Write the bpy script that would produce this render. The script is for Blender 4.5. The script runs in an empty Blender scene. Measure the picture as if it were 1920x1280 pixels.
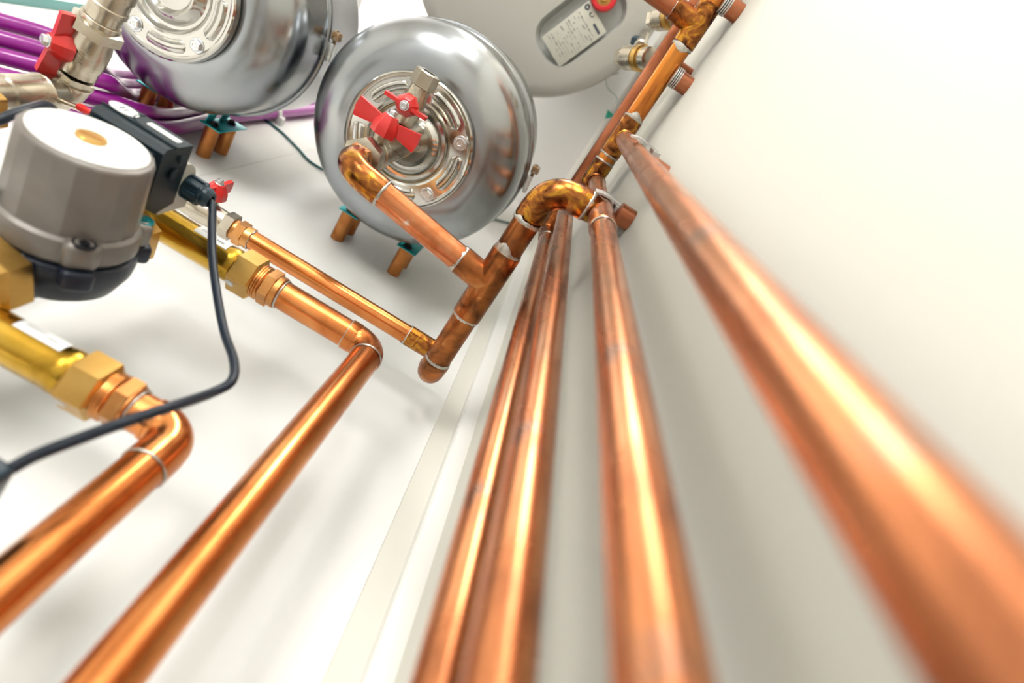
import bpy, bmesh, math, random
from mathutils import Vector, Matrix, noise
random.seed(7)
PI = math.pi
scene = bpy.context.scene
COL = scene.collection
UP = 900.0                       # camera height above the floor, mm; all lengths below are mm, camera at 0,0,0

def V(*a):
    return Vector(a[0] if len(a) == 1 else a)

def M3(p):                        # millimetres -> metres in the room
    return Vector((p[0] / 1000.0, p[1] / 1000.0, (p[2] + UP) / 1000.0))

X, Y, Z = V(1, 0, 0), V(0, 1, 0), V(0, 0, 1)

# ------------------------------------------------------------------ materials
def new_mat(name):
    m = bpy.data.materials.new(name)
    m.use_nodes = True
    nt = m.node_tree
    b = nt.nodes['Principled BSDF']
    return m, nt, b

def mat(name, col, rough=0.5, metal=0.0, coat=0.0, noise_amt=0.0, scale=40.0, bump=0.0, spec=0.5, emit=None, estr=0.0):
    m, nt, b = new_mat(name)
    b.inputs['Base Color'].default_value = (*col, 1)
    b.inputs['Roughness'].default_value = rough
    b.inputs['Metallic'].default_value = metal
    b.inputs['Coat Weight'].default_value = coat
    b.inputs['Specular IOR Level'].default_value = spec
    if emit:
        b.inputs['Emission Color'].default_value = (*emit, 1)
        b.inputs['Emission Strength'].default_value = estr
    if noise_amt > 0 or bump > 0:
        tc = nt.nodes.new('ShaderNodeTexCoord')
        n = nt.nodes.new('ShaderNodeTexNoise')
        n.inputs['Scale'].default_value = scale
        n.inputs['Detail'].default_value = 5
        nt.links.new(tc.outputs['Object'], n.inputs['Vector'])
        if noise_amt > 0:
            r = nt.nodes.new('ShaderNodeMapRange')
            r.inputs['From Min'].default_value = 0.3
            r.inputs['From Max'].default_value = 0.7
            r.inputs['To Min'].default_value = rough * (1 - noise_amt)
            r.inputs['To Max'].default_value = min(1, rough * (1 + noise_amt))
            nt.links.new(n.outputs['Fac'], r.inputs['Value'])
            nt.links.new(r.outputs['Result'], b.inputs['Roughness'])
        if bump > 0:
            bp = nt.nodes.new('ShaderNodeBump')
            bp.inputs['Strength'].default_value = bump
            bp.inputs['Distance'].default_value = 0.001
            nt.links.new(n.outputs['Fac'], bp.inputs['Height'])
            nt.links.new(bp.outputs['Normal'], b.inputs['Normal'])
    return m

def mottled(name, stops, scale=30.0, rough=(0.2, 0.4), metal=1.0, detail=6.0, distort=0.6, bump=0.0, spots=None, stretch=None):
    """stops: [(pos, colour)] along a noise; spots: (colour, scale, threshold)"""
    m, nt, b = new_mat(name)
    tc = nt.nodes.new('ShaderNodeTexCoord')
    n = nt.nodes.new('ShaderNodeTexNoise')
    n.inputs['Scale'].default_value = scale
    n.inputs['Detail'].default_value = detail
    n.inputs['Distortion'].default_value = distort
    vec = tc.outputs['Object']
    if stretch:
        mp = nt.nodes.new('ShaderNodeMapping')
        mp.inputs['Scale'].default_value = stretch
        nt.links.new(vec, mp.inputs['Vector'])
        vec = mp.outputs['Vector']
    nt.links.new(vec, n.inputs['Vector'])
    cr = nt.nodes.new('ShaderNodeValToRGB')
    el = cr.color_ramp.elements
    while len(el) < len(stops):
        el.new(0.5)
    for e, (p, c) in zip(el, stops):
        e.position = p
        e.color = (*c, 1)
    nt.links.new(n.outputs['Fac'], cr.inputs['Fac'])
    out = cr.outputs['Color']
    rr = nt.nodes.new('ShaderNodeMapRange')
    rr.inputs['From Min'].default_value = 0.25
    rr.inputs['From Max'].default_value = 0.75
    rr.inputs['To Min'].default_value = rough[1]
    rr.inputs['To Max'].default_value = rough[0]
    nt.links.new(n.outputs['Fac'], rr.inputs['Value'])
    nt.links.new(rr.outputs['Result'], b.inputs['Roughness'])
    if spots:
        col, sc, th = spots
        n2 = nt.nodes.new('ShaderNodeTexNoise')
        n2.inputs['Scale'].default_value = sc
        n2.inputs['Detail'].default_value = 4
        nt.links.new(tc.outputs['Object'], n2.inputs['Vector'])
        r2 = nt.nodes.new('ShaderNodeMapRange')
        r2.inputs['From Min'].default_value = th
        r2.inputs['From Max'].default_value = th + 0.08
        nt.links.new(n2.outputs['Fac'], r2.inputs['Value'])
        mx = nt.nodes.new('ShaderNodeMix')
        mx.data_type = 'RGBA'
        nt.links.new(r2.outputs['Result'], mx.inputs[0])
        nt.links.new(out, mx.inputs[6])
        mx.inputs[7].default_value = (*col, 1)
        out = mx.outputs[2]
    nt.links.new(out, b.inputs['Base Color'])
    b.inputs['Metallic'].default_value = metal
    if bump > 0:
        bp = nt.nodes.new('ShaderNodeBump')
        bp.inputs['Strength'].default_value = bump
        bp.inputs['Distance'].default_value = 0.0006
        nt.links.new(n.outputs['Fac'], bp.inputs['Height'])
        nt.links.new(bp.outputs['Normal'], b.inputs['Normal'])
    return m

MAT = dict(
    wall=mat('white wall paint', (0.86, 0.84, 0.79), 0.55, bump=0.06, scale=90),
    cream=mat('cream wall paint', (0.74, 0.72, 0.645), 0.55, bump=0.06, scale=90),
    ceiling=mat('ceiling paint', (0.90, 0.89, 0.87), 0.7, bump=0.05, scale=80),
    board=mat('white backing board', (0.88, 0.87, 0.84), 0.38, bump=0.02, scale=60),
    floor=mat('grey floor paint', (0.52, 0.52, 0.51), 0.5, noise_amt=0.3, scale=6),
    trunk=mat('white plastic trunking', (0.86, 0.85, 0.81), 0.35),
    clean=mottled('bright copper', [(0.30, (0.42, 0.13, 0.035)), (0.5, (0.58, 0.20, 0.06)), (0.72, (0.68, 0.27, 0.09))], 22, (0.20, 0.30), bump=0.03),
    soft=mottled('handled copper', [(0.32, (0.26, 0.095, 0.045)), (0.45, (0.50, 0.185, 0.078)), (0.56, (0.60, 0.245, 0.108)), (0.72, (0.68, 0.32, 0.17))], 36, (0.20, 0.34), bump=0.02, stretch=(1, 1, 0.35),
                 spots=((0.34, 0.19, 0.13), 16.0, 0.60)),
    tarnish=mottled('tarnished copper', [(0.30, (0.10, 0.038, 0.014)), (0.44, (0.24, 0.085, 0.03)), (0.56, (0.36, 0.12, 0.035)), (0.72, (0.46, 0.20, 0.07))], 48, (0.24, 0.36), bump=0.05),
    header=mottled('heat streaked copper', [(0.28, (0.22, 0.07, 0.02)), (0.45, (0.52, 0.17, 0.035)), (0.62, (0.58, 0.21, 0.04)), (0.80, (0.36, 0.17, 0.06))], 16, (0.2, 0.3), bump=0.04, stretch=(4, 0.8, 4)),
    branch=mottled('flux stained copper', [(0.30, (0.34, 0.10, 0.035)), (0.5, (0.52, 0.18, 0.07)), (0.70, (0.66, 0.28, 0.14))], 34, (0.2, 0.32), bump=0.05, spots=((0.70, 0.62, 0.54), 60.0, 0.66)),
    heated=mottled('heat tinted copper', [(0.34, (0.07, 0.025, 0.010)), (0.45, (0.22, 0.075, 0.022)), (0.54, (0.34, 0.125, 0.03)), (0.60, (0.52, 0.26, 0.03)), (0.68, (0.34, 0.12, 0.03))], 60, (0.18, 0.30), distort=1.2, bump=0.04),
    oldcopper=mottled('dull copper tube', [(0.30, (0.30, 0.11, 0.035)), (0.5, (0.46, 0.18, 0.055)), (0.72, (0.56, 0.25, 0.09))], 28, (0.34, 0.5), bump=0.05),
    redcopper=mottled('brown copper tube', [(0.30, (0.24, 0.075, 0.035)), (0.5, (0.34, 0.115, 0.055)), (0.72, (0.44, 0.17, 0.09))], 28, (0.32, 0.45), bump=0.05),
    brass=mottled('rolled brass', [(0.30, (0.26, 0.145, 0.015)), (0.5, (0.48, 0.285, 0.035)), (0.72, (0.62, 0.40, 0.07))], 20, (0.2, 0.32), bump=0.03),
    brassnut=mottled('machined brass', [(0.30, (0.42, 0.24, 0.06)), (0.55, (0.54, 0.33, 0.095)), (0.75, (0.60, 0.39, 0.13))], 30, (0.28, 0.38)),
    bronze=mottled('cast bronze', [(0.30, (0.46, 0.19, 0.06)), (0.55, (0.60, 0.29, 0.10)), (0.75, (0.68, 0.37, 0.15))], 30, (0.26, 0.38)),
    nickel=mottled('nickel plated brass', [(0.30, (0.40, 0.35, 0.275)), (0.55, (0.51, 0.46, 0.375)), (0.75, (0.57, 0.53, 0.45))], 30, (0.2, 0.32)),
    solder=mottled('solder', [(0.30, (0.34, 0.32, 0.28)), (0.55, (0.52, 0.50, 0.46)), (0.75, (0.66, 0.64, 0.60))], 160, (0.25, 0.45), bump=0.4),
    steel=mottled('brushed stainless steel', [(0.30, (0.27, 0.29, 0.315)), (0.55, (0.345, 0.36, 0.375)), (0.75, (0.40, 0.40, 0.39))], 7, (0.21, 0.25), distort=0.3),
    flange=mottled('bright zinc flange', [(0.30, (0.50, 0.49, 0.455)), (0.55, (0.57, 0.56, 0.53)), (0.75, (0.61, 0.60, 0.58))], 14, (0.09, 0.14)),
    zinc=mat('zinc bolt', (0.66, 0.68, 0.70), 0.25, 1.0),
    teal=mat('blue green passivated steel', (0.02, 0.34, 0.36), 0.28, 0.85),
    galv=mat('galvanised clip', (0.62, 0.63, 0.62), 0.35, 1.0),
    clipwhite=mat('grey white clip', (0.60, 0.60, 0.58), 0.4, 0.6),
    screwdark=mat('black screw', (0.02, 0.02, 0.025), 0.35, 0.6),
    red=mat('red lever plastic', (0.62, 0.018, 0.016), 0.3, 0.0, coat=0.25),
    redring=mat('red ring plastic', (0.66, 0.02, 0.03), 0.4),
    motor=mottled('grey cast aluminium', [(0.30, (0.17, 0.152, 0.138)), (0.55, (0.21, 0.19, 0.172)), (0.75, (0.25, 0.23, 0.21))], 20, (0.34, 0.45), metal=0.35, bump=0.08),
    plate=mat('white enamel plate', (0.90, 0.89, 0.86), 0.3),
    plategrey=mat('pale print', (0.62, 0.62, 0.63), 0.5),
    navy=mat('dark blue cast iron', (0.006, 0.011, 0.024), 0.38, spec=0.35, bump=0.25, scale=220),
    black=mat('slate terminal box plastic', (0.010, 0.019, 0.026), 0.42, spec=0.22),
    gland=mat('slate gland plastic', (0.014, 0.034, 0.050), 0.32, spec=0.4),
    beige=mat('beige plastic', (0.62, 0.57, 0.50), 0.4),
    cable=mat('dark blue cable sheath', (0.009, 0.016, 0.028), 0.4, spec=0.35),
    greencable=mat('green cable sheath', (0.0, 0.10, 0.11), 0.4),
    paleweire=mat('pale wire', (0.45, 0.50, 0.48), 0.5),
    greentag=mat('green tag plastic', (0.02, 0.32, 0.22), 0.4),
    sticker=mat('white sticker', (0.88, 0.88, 0.87), 0.35),
    ink=mat('dark print', (0.05, 0.06, 0.08), 0.5),
    paleink=mat('grey print', (0.30, 0.30, 0.29), 0.6),
    purple=mat('purple pipe plastic', (0.28, 0.010, 0.25), 0.28, coat=0.2),
    whiteclip=mat('white pipe clip plastic', (0.80, 0.79, 0.77), 0.4),
    heater=mat('heater grey enamel', (0.46, 0.445, 0.40), 0.35),
    recess=mat('heater cover enamel', (0.43, 0.435, 0.405), 0.4),
    paper=mat('rating label paper', (0.56, 0.55, 0.47), 0.5),
    glassedge=mat('green glass', (0.16, 0.38, 0.36), 0.15),
    mint=mat('pale panel lacquer', (0.80, 0.87, 0.84), 0.3),
    lampwhite=mat('lamp diffuser', (0.9, 0.9, 0.9), 0.5, emit=(1.0, 0.97, 0.92), estr=31.0),
    daylight=mat('daylight in door glass', (0.9, 0.9, 0.9), 0.5, emit=(1.0, 0.98, 0.94), estr=34.0),
    daylight2=mat('daylight in window glass', (0.9, 0.9, 0.9), 0.5, emit=(0.95, 0.975, 1.0), estr=15.0),
    upglow=mat('added uplight glow', (0.9, 0.9, 0.9), 0.5, emit=(1.0, 0.985, 0.95), estr=125.0),  # glow of the uplight tubes added to brighten the ceiling
    doorwood=mat('grey door paint', (0.42, 0.42, 0.42), 0.4),
    rust=mottled('rusty latch steel', [(0.35, (0.10, 0.07, 0.05)), (0.55, (0.36, 0.22, 0.10)), (0.7, (0.5, 0.45, 0.4))], 120, (0.4, 0.6), metal=0.6),
)

# ------------------------------------------------------------------ mesh builder (mm, room frame)
def basis(axis, up=None):
    a = V(axis).normalized()
    if up is None:
        up = X if abs(a.dot(X)) < 0.8 else Y
    u = (V(up) - a * a.dot(V(up))).normalized()
    return u, a.cross(u), a

class MB:
    def __init__(self):
        self.v, self.f = [], []

    def add(self, vs, fs):
        o = len(self.v)
        self.v += [V(p) for p in vs]
        self.f += [[i + o for i in q] for q in fs]
        return self

    def tube(self, path, r, seg=28, caps=True):
        path = [V(p) for p in path]
        n = len(path)
        rs = r if isinstance(r, (list, tuple)) else [r] * n
        t = []
        for i in range(n):
            d = path[min(i + 1, n - 1)] - path[max(i - 1, 0)]
            t.append(d.normalized())
        u, w, _ = basis(t[0])
        vs, fs = [], []
        for i in range(n):
            if i:
                q = t[i - 1].rotation_difference(t[i])
                u = q @ u
                u = (u - t[i] * t[i].dot(u)).normalized()
            w = t[i].cross(u)
            for k in range(seg):
                a = 2 * PI * k / seg
                vs.append(path[i] + (u * math.cos(a) + w * math.sin(a)) * rs[i])
        for i in range(n - 1):
            for k in range(seg):
                k2 = (k + 1) % seg
                fs.append([i * seg + k, i * seg + k2, (i + 1) * seg + k2, (i + 1) * seg + k])
        if caps:
            fs.append(list(range(seg))[::-1])
            fs.append([(n - 1) * seg + k for k in range(seg)])
        return self.add(vs, fs)

    def rev(self, o, axis, prof, seg=40, rot=0.0, up=None, caps=True, squash=None):
        """prof: [(radius, height along axis)]"""
        u, w, a = basis(axis, up)
        o = V(o)
        vs, fs, rings = [], [], []
        for r, h in prof:
            if r < 1e-6:
                rings.append([len(vs)])
                vs.append(o + a * h)
            else:
                ring = []
                for k in range(seg):
                    an = 2 * PI * (k) / seg + rot
                    ring.append(len(vs))
                    vs.append(o + a * h + (u * math.cos(an) + w * math.sin(an)) * r)
                rings.append(ring)
        for A, B in zip(rings, rings[1:]):
            if len(A) == 1 and len(B) == 1:
                continue
            for k in range(seg):
                k2 = (k + 1) % seg
                if len(A) == 1:
                    fs.append([A[0], B[k2], B[k]])
                elif len(B) == 1:
                    fs.append([A[k], A[k2], B[0]])
                else:
                    fs.append([A[k], A[k2], B[k2], B[k]])
        if caps:
            if len(rings[0]) > 1:
                fs.append(rings[0][::-1])
            if len(rings[-1]) > 1:
                fs.append(rings[-1])
        return self.add(vs, fs)

    def cyl(self, o, axis, r, h, seg=32, ch=0.6, up=None):
        return self.rev(o, axis, [(r - ch, 0), (r, ch), (r, h - ch), (r - ch, h)], seg, up=up)

    def hex(self, o, axis, flat, h, ch=1.2, rot=0.0, up=None, n=6, hole=0.0):
        """hexagonal nut: flat = half the width across flats"""
        R = flat / math.cos(PI / n)
        p = [(flat * 0.98, 0), (R, ch), (R, h - ch), (flat * 0.98, h)]
        if hole:
            p = [(hole, 0)] + p + [(hole, h), (hole, 0)]
        return self.rev(o, axis, p, n, rot, up, caps=not hole)

    def box(self, c, size, ax=None, bev=1.0, seg=2):
        ax = ax or (X, Y, Z)
        bm = bmesh.new()
        bmesh.ops.create_cube(bm, size=1.0)
        for v in bm.verts:
            v.co = V(v.co.x * size[0], v.co.y * size[1], v.co.z * size[2])
        if bev > 0:
            bmesh.ops.bevel(bm, geom=list(bm.edges), offset=min(bev, min(size) * 0.45), segments=seg, affect='EDGES', profile=0.5)
        bm.verts.index_update()
        m = [V(c) + ax[0] * v.co.x + ax[1] * v.co.y + ax[2] * v.co.z for v in bm.verts]
        self.add(m, [[v.index for v in f.verts] for f in bm.faces])
        bm.free()
        return self

    def prism(self, o, u, w, n, outline, h, bev=0.0):
        """closed 2D outline in u,w extruded by h along n"""
        bm = bmesh.new()
        lo = [bm.verts.new(V(o) + u * a + w * b) for a, b in outline]
        hi = [bm.verts.new(V(o) + u * a + w * b + n * h) for a, b in outline]
        k = len(outline)
        bm.faces.new(lo[::-1])
        bm.faces.new(hi)
        for i in range(k):
            bm.faces.new([lo[i], lo[(i + 1) % k], hi[(i + 1) % k], hi[i]])
        if bev > 0:
            es = [e for e in bm.edges if e.calc_face_angle(0) > 0.5]
            bmesh.ops.bevel(bm, geom=es, offset=bev, segments=2, affect='EDGES', profile=0.5)
        bm.verts.index_update()
        self.add([v.co.copy() for v in bm.verts], [[v.index for v in f.verts] for f in bm.faces])
        bm.free()
        return self

    def build(self, name, material, parent=None, angle=32.0, label=None):
        org = parent['_o'] if parent is not None else None
        root = V(parent['_base']) if parent is not None else V(0, 0, -UP)
        me = bpy.data.meshes.new(name)
        me.from_pydata([(p - root) / 1000.0 for p in self.v], [], self.f)
        bm = bmesh.new()
        bm.from_mesh(me)
        bmesh.ops.recalc_face_normals(bm, faces=bm.faces)
        bm.to_mesh(me)
        bm.free()
        me.materials.append(material if not isinstance(material, str) else MAT[material])
        me.shade_smooth()
        me.set_sharp_from_angle(angle=math.radians(angle))
        ob = bpy.data.objects.new(name, me)
        COL.objects.link(ob)
        if parent is not None:
            ob.parent = parent['ob']
        if label:
            ob['label'] = label
        return ob

    def part(self, name, material, t, angle=32.0, label=None):
        return self.build(name, material, t, angle, label)

    def sub(self, name, material, t, part_ob, angle=32.0, label=None):
        ob = self.build(name, material, t, angle, label)
        ob.parent = part_ob
        return ob

def thing(name, label, cat, base, group=None):
    e = bpy.data.objects.new(name, None)
    COL.objects.link(e)
    e.empty_display_size = 0.02
    e.location = M3(base)
    e['label'] = label
    e['category'] = cat
    if group:
        e['group'] = group
    return {'ob': e, '_o': e, '_base': V(base)}

def tag(ob, label, cat, group=None, kind=None):
    ob['label'] = label
    ob['category'] = cat
    if group:
        ob['group'] = group
    if kind:
        ob['kind'] = kind
    return ob

def struct(name, mb, material, label=None, cat=None):
    ob = mb.build(name, material)
    ob['kind'] = 'structure'
    if label:
        ob['label'] = label
        ob['category'] = cat or name.split('_')[0]
    return ob

def copy_tree(root, new_loc):
    r = root.copy()
    COL.objects.link(r)
    r.location = new_loc
    for ch in list(root.children):
        c = ch.copy()
        COL.objects.link(c)
        c.parent = r
        for g in list(ch.children):
            d = g.copy()
            COL.objects.link(d)
            d.parent = c
    return r

def fillet(pts, rad, n=10):
    pts = [V(p) for p in pts]
    rads = rad if isinstance(rad, (list, tuple)) else [rad] * (len(pts) - 2)
    out = [pts[0]]
    for i in range(1, len(pts) - 1):
        a, b, c = pts[i - 1], pts[i], pts[i + 1]
        d1, d2 = (a - b).normalized(), (c - b).normalized()
        th = d1.angle(d2)
        r = rads[i - 1]
        t = min(r / math.tan(th / 2), (a - b).length * 0.98, (c - b).length * 0.98)
        r = t * math.tan(th / 2)
        cen = b + (d1 + d2).normalized() * (r / math.sin(th / 2))
        s, e = b + d1 * t - cen, b + d2 * t - cen
        q = s.rotation_difference(e)
        for k in range(n + 1):
            f = k / n
            ang = s.angle(e) * f
            ax = s.cross(e).normalized()
            out.append(cen + Matrix.Rotation(ang, 3, ax) @ s)
    out.append(pts[-1])
    return out

def smooth_path(pts, n=8):
    pts = [V(p) for p in pts]
    P = [pts[0] * 2 - pts[1]] + pts + [pts[-1] * 2 - pts[-2]]
    out = []
    for i in range(1, len(P) - 2):
        p0, p1, p2, p3 = P[i - 1], P[i], P[i + 1], P[i + 2]
        for k in range(n):
            t = k / n
            out.append(0.5 * ((2 * p1) + (p2 - p0) * t + (2 * p0 - 5 * p1 + 4 * p2 - p3) * t * t + (3 * p1 - p0 - 3 * p2 + p3) * t ** 3))
    out.append(pts[-1])
    return out

def solder(t, o, axis, r, width=2.2, wild=1.0, seed=0, drip=0.0, name='solder_ring'):
    """irregular solder fillet round a pipe, with one thicker run"""
    u, w, a = basis(axis)
    o = V(o)
    vs, fs = [], []
    seg, rows = 56, 6
    for k in range(seg):
        an = 2 * PI * k / seg
        nn = noise.noise(V(math.cos(an) * 1.7 + seed * 3.1, math.sin(an) * 1.7, seed))
        n2 = noise.noise(V(math.cos(an) * 5 + seed, math.sin(an) * 5, seed * 2.0))
        lo = -width * (0.5 + 0.35 * wild * n2)
        hi = width * (0.5 + 0.8 * wild * max(0, nn) + 0.3 * wild * n2)
        if drip:
            hi += drip * max(0.0, math.cos(an - seed)) ** 6
            lo -= 0.4 * drip * max(0.0, math.cos(an - seed - 0.5)) ** 8
        for j in range(rows):
            f = j / (rows - 1)
            h = lo + (hi - lo) * f
            rr = r + 0.75 * math.sin(PI * f) + 0.12
            vs.append(o + a * h + (u * math.cos(an) + w * math.sin(an)) * rr)
    for k in range(seg):
        k2 = (k + 1) % seg
        for j in range(rows - 1):
            fs.append([k * rows + j, k * rows + j + 1, k2 * rows + j + 1, k2 * rows + j])
    return MB().add(vs, fs).part(name, 'solder', t, 80)

def elbow_path(corner, din, dout, rad, ext, n=12):
    """90 degree elbow: comes in along din, leaves along dout"""
    c = V(corner)
    din, dout = V(din).normalized(), V(dout).normalized()
    return fillet([c - din * (rad + ext), c, c + dout * (rad + ext)], rad, n)

def elbow(t, corner, din, dout, r, rad, ext, material, name='elbow', lip=True):
    p = elbow_path(corner, din, dout, rad, ext)
    mb = MB()
    n = len(p)
    P = [p[0], p[0] + (p[1] - p[0]) * 0.9] + p[1:-1] + [p[-2] + (p[-1] - p[-2]) * 0.1, p[-1]]
    rs = [r + 0.9, r + 0.9] + [r + 0.35] * (n - 2) + [r + 0.9, r + 0.9]
    if lip:
        mb.tube(P, rs, 32)
    else:
        mb.tube(p, r, 32)
    return mb.part(name, material, t, 40)

def straight(t, a, b, r, material, name='tube', seg=36):
    a, b = V(a), V(b)
    d = b - a
    n = max(2, int(d.length / 40))
    return MB().tube([a + d * (i / n) for i in range(n + 1)], r, seg).part(name, material, t, 40)

def hexbolt(mb, o, axis, flat, h, washer=0.0, rot=0.0):
    o = V(o)
    a = V(axis).normalized()
    if washer:
        mb.rev(o, a, [(washer - 0.3, 0), (washer, 0.4), (washer, 1.2), (washer - 0.5, 1.7)], 28)
        o = o + a * 1.5
    R = flat / math.cos(PI / 6)
    mb.rev(o, a, [(R, 0), (R, h * 0.75), (flat * 0.97, h), (flat * 0.55, h), (flat * 0.45, h - 0.5), (0, h - 0.5)], 6, rot)
    return mb

def lever(t, base, stem, along_dir, wing, w0, w1, thick, hub_r, hub_h, bolt=True):
    """red butterfly lever on a valve stem; wings are plates that contain the stem direction"""
    base = V(base)
    s, l = V(stem).normalized(), V(along_dir).normalized()
    n = s.cross(l).normalized()
    mb = MB()
    mb.rev(base, s, [(hub_r * 1.02, 0), (hub_r, hub_h * 0.35), (hub_r * 0.93, hub_h * 0.55), (hub_r * 0.55, hub_h), (hub_r * 0.35, hub_h)], 8, rot=PI / 8, up=l)
    for sg in (-1, 1):
        mid = hub_h * 0.52
        out = [(sg * hub_r * 0.55, mid - w0 / 2), (sg * wing, mid - w1 / 2), (sg * (wing + 1.5), mid), (sg * wing, mid + w1 / 2), (sg * hub_r * 0.55, mid + w0 / 2)]
        if sg < 0:
            out = out[::-1]
        mb.prism(base - n * (thick / 2), l, s, n, out, thick, 1.0)
    h = mb.part('lever', 'red', t, 30, 'red butterfly lever')
    if bolt:
        b = MB()
        hexbolt(b, base + s * (hub_h - 0.5), s, hub_r * 0.30, hub_r * 0.32, washer=hub_r * 0.42)
        b.sub('lever_bolt', 'zinc', t, h)
    return h

# ------------------------------------------------------------------ the room
WA, WB, CE, FL, WC, WD = 403.0, 108.0, 1950.0, -900.0, -1900.0, -2600.0
struct('wall_back', MB().box((-1246, WA + 51.6, 525), (2920, 100, 2850), bev=0), 'cream', 'cream plaster strip of back wall beside the white board', 'wall')
struct('wall_right', MB().box((WB + 50, -748, 525), (100, 2308, 2850), bev=0), 'cream', 'off white wall beside the vertical copper pipes', 'wall')
struct('wall_left', MB().box((WD - 50, -748, 525), (100, 2520, 2850), bev=0), 'wall')
struct('floor', MB().box((-1246, -748, FL - 50), (2920, 2520, 100), bev=0), 'floor')
struct('ceiling', MB().box((-1246, -748, CE + 50), (2920, 2520, 100), bev=0), 'ceiling', 'white ceiling above the copper header', 'ceiling')
# wall behind the photographer, with a glazed door
DX0, DX1, DZ1 = -1650.0, -950.0, 250.0
mb = MB()
mb.box(((WD + DX0) / 2, WC - 50, 525), (DX0 - WD, 100, 2850), bev=0)
WX0, WX1, WZ0, WZ1 = -720.0, -220.0, -150.0, 1050.0
mb.box(((WX0 + DX1) / 2, WC - 50, 525), (WX0 - DX1, 100, 2850), bev=0)
mb.box(((WB + WX1) / 2, WC - 50, 525), (WB - WX1, 100, 2850), bev=0)
mb.box(((WX0 + WX1) / 2, WC - 50, (WZ1 + CE) / 2), (WX1 - WX0, 100, CE - WZ1), bev=0)
mb.box(((WX0 + WX1) / 2, WC - 50, (WZ0 + FL) / 2), (WX1 - WX0, 100, WZ0 - FL), bev=0)
mb.box(((DX0 + DX1) / 2, WC - 50, (DZ1 + CE) / 2), (DX1 - DX0, 100, CE - DZ1), bev=0)
struct('wall_front', mb, 'wall')
mb = MB()
for x in (DX0 + 40, DX1 - 40):
    mb.box((x, WC - 40, (FL + DZ1) / 2), (80, 60, DZ1 - FL), bev=4)
mb.box(((DX0 + DX1) / 2, WC - 40, DZ1 - 40), (DX1 - DX0 - 160, 60, 80), bev=4)
mb.box(((DX0 + DX1) / 2, WC - 40, FL + 50), (DX1 - DX0 - 160, 60, 100), bev=4)
dr = struct('door_1', mb, 'doorwood')
gl = MB().box(((DX0 + DX1) / 2, WC - 50, (FL + 100 + DZ1 - 80) / 2), (DX1 - DX0 - 160, 8, DZ1 - FL - 180), bev=0).build('door_glass', 'daylight')
gl.parent = dr

mb = MB()
for x in (WX0 + 25, WX1 - 25):
    mb.box((x, WC - 40, (WZ0 + WZ1) / 2), (50, 60, WZ1 - WZ0), bev=4)
for z in (WZ0 + 25, WZ1 - 25):
    mb.box(((WX0 + WX1) / 2, WC - 40, z), (WX1 - WX0 - 100, 60, 50), bev=4)
wn = struct('window_1', mb, 'whiteclip')
gl = MB().box(((WX0 + WX1) / 2, WC - 50, (WZ0 + WZ1) / 2), (WX1 - WX0 - 100, 8, WZ1 - WZ0 - 100), bev=0).build('window_glass', 'daylight2')
gl.parent = wn

# backing board on the wall, its vertical joint, and the trunking in the corner
struct('trim_1', MB().box((-1268, WA + 4, 525), (2664, 8, 2846), bev=0.8, seg=1), 'board', 'smooth white board carrying the tanks and pump', 'board')
struct('trim_2', MB().box((-412, WA - 0.3, 1200), (3.0, 0.8, 900), bev=0.3, seg=1), 'trunk', 'thin pale vertical joint strip on the white board', 'strip')
mb = MB()
mb.prism((0, 0, FL), X, Y, Z, [(88, WA + 6), (88, WA - 12), (90, WA - 15), (94, WA - 16.5), (108, WA - 16.5), (108, WA + 6)], CE - FL, 0)
struct('trim_3', mb, 'trunk', 'white vertical trunking in the corner behind the copper pipes', 'trunking')

# ceiling lamp, out of the picture
lt = thing('ceiling_lamp', 'rectangular white ceiling lamp over the middle of the room', 'lamp', (-420, -1250, CE))
MB().box((-420, -1250, CE - 20), (380, 1060, 40), bev=6).part('lamp_body', 'whiteclip', lt)
MB().box((-420, -1250, CE - 46), (320, 1000, 12), bev=4).part('diffuser', 'lampwhite', lt)

tl = thing('added_uplight', 'added unseen uplight trough under the ceiling left of the tanks', 'lamp', (-1400, 120, CE))  # unseen uplight, added only to brighten the ceiling
mb = MB().box((-1300, 120, 1652), (1400, 220, 10), bev=3)  # trough added to keep the uplight's direct light off the right wall
for y in (12, 228):
    mb.box((-1300, y, 1676), (1400, 6, 56), bev=2)
for x in (-2000, -600):
    mb.box((x, 120, 1676), (6, 220, 56), bev=2)
mb.part('uplight_trough', 'whiteclip', tl)
for x in (-1900, -900):
    MB().tube([(x, 120, 1705), (x, 120, CE)], 5, 12).part('hanger', 'galv', tl)
MB().tube([(-1980, 80, 1690), (-620, 80, 1690)], 16, 20).part('uplight_tube', 'upglow', tl)
MB().tube([(-1980, 160, 1690), (-620, 160, 1690)], 16, 20).part('uplight_tube', 'upglow', tl)

# ------------------------------------------------------------------ the four vertical copper pipes and the header
HX, HZ, HR = 75.0, 808.0, 12.0
def riser(label, x, y, top, mat_name, bottom=FL + 1):
    t = thing('copper_riser', label, 'pipe', (x, y, bottom), 'vertical copper pipes by the right wall')
    straight(t, (x, y, bottom), (x, y, top), 11.0, mat_name)
    return t

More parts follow.
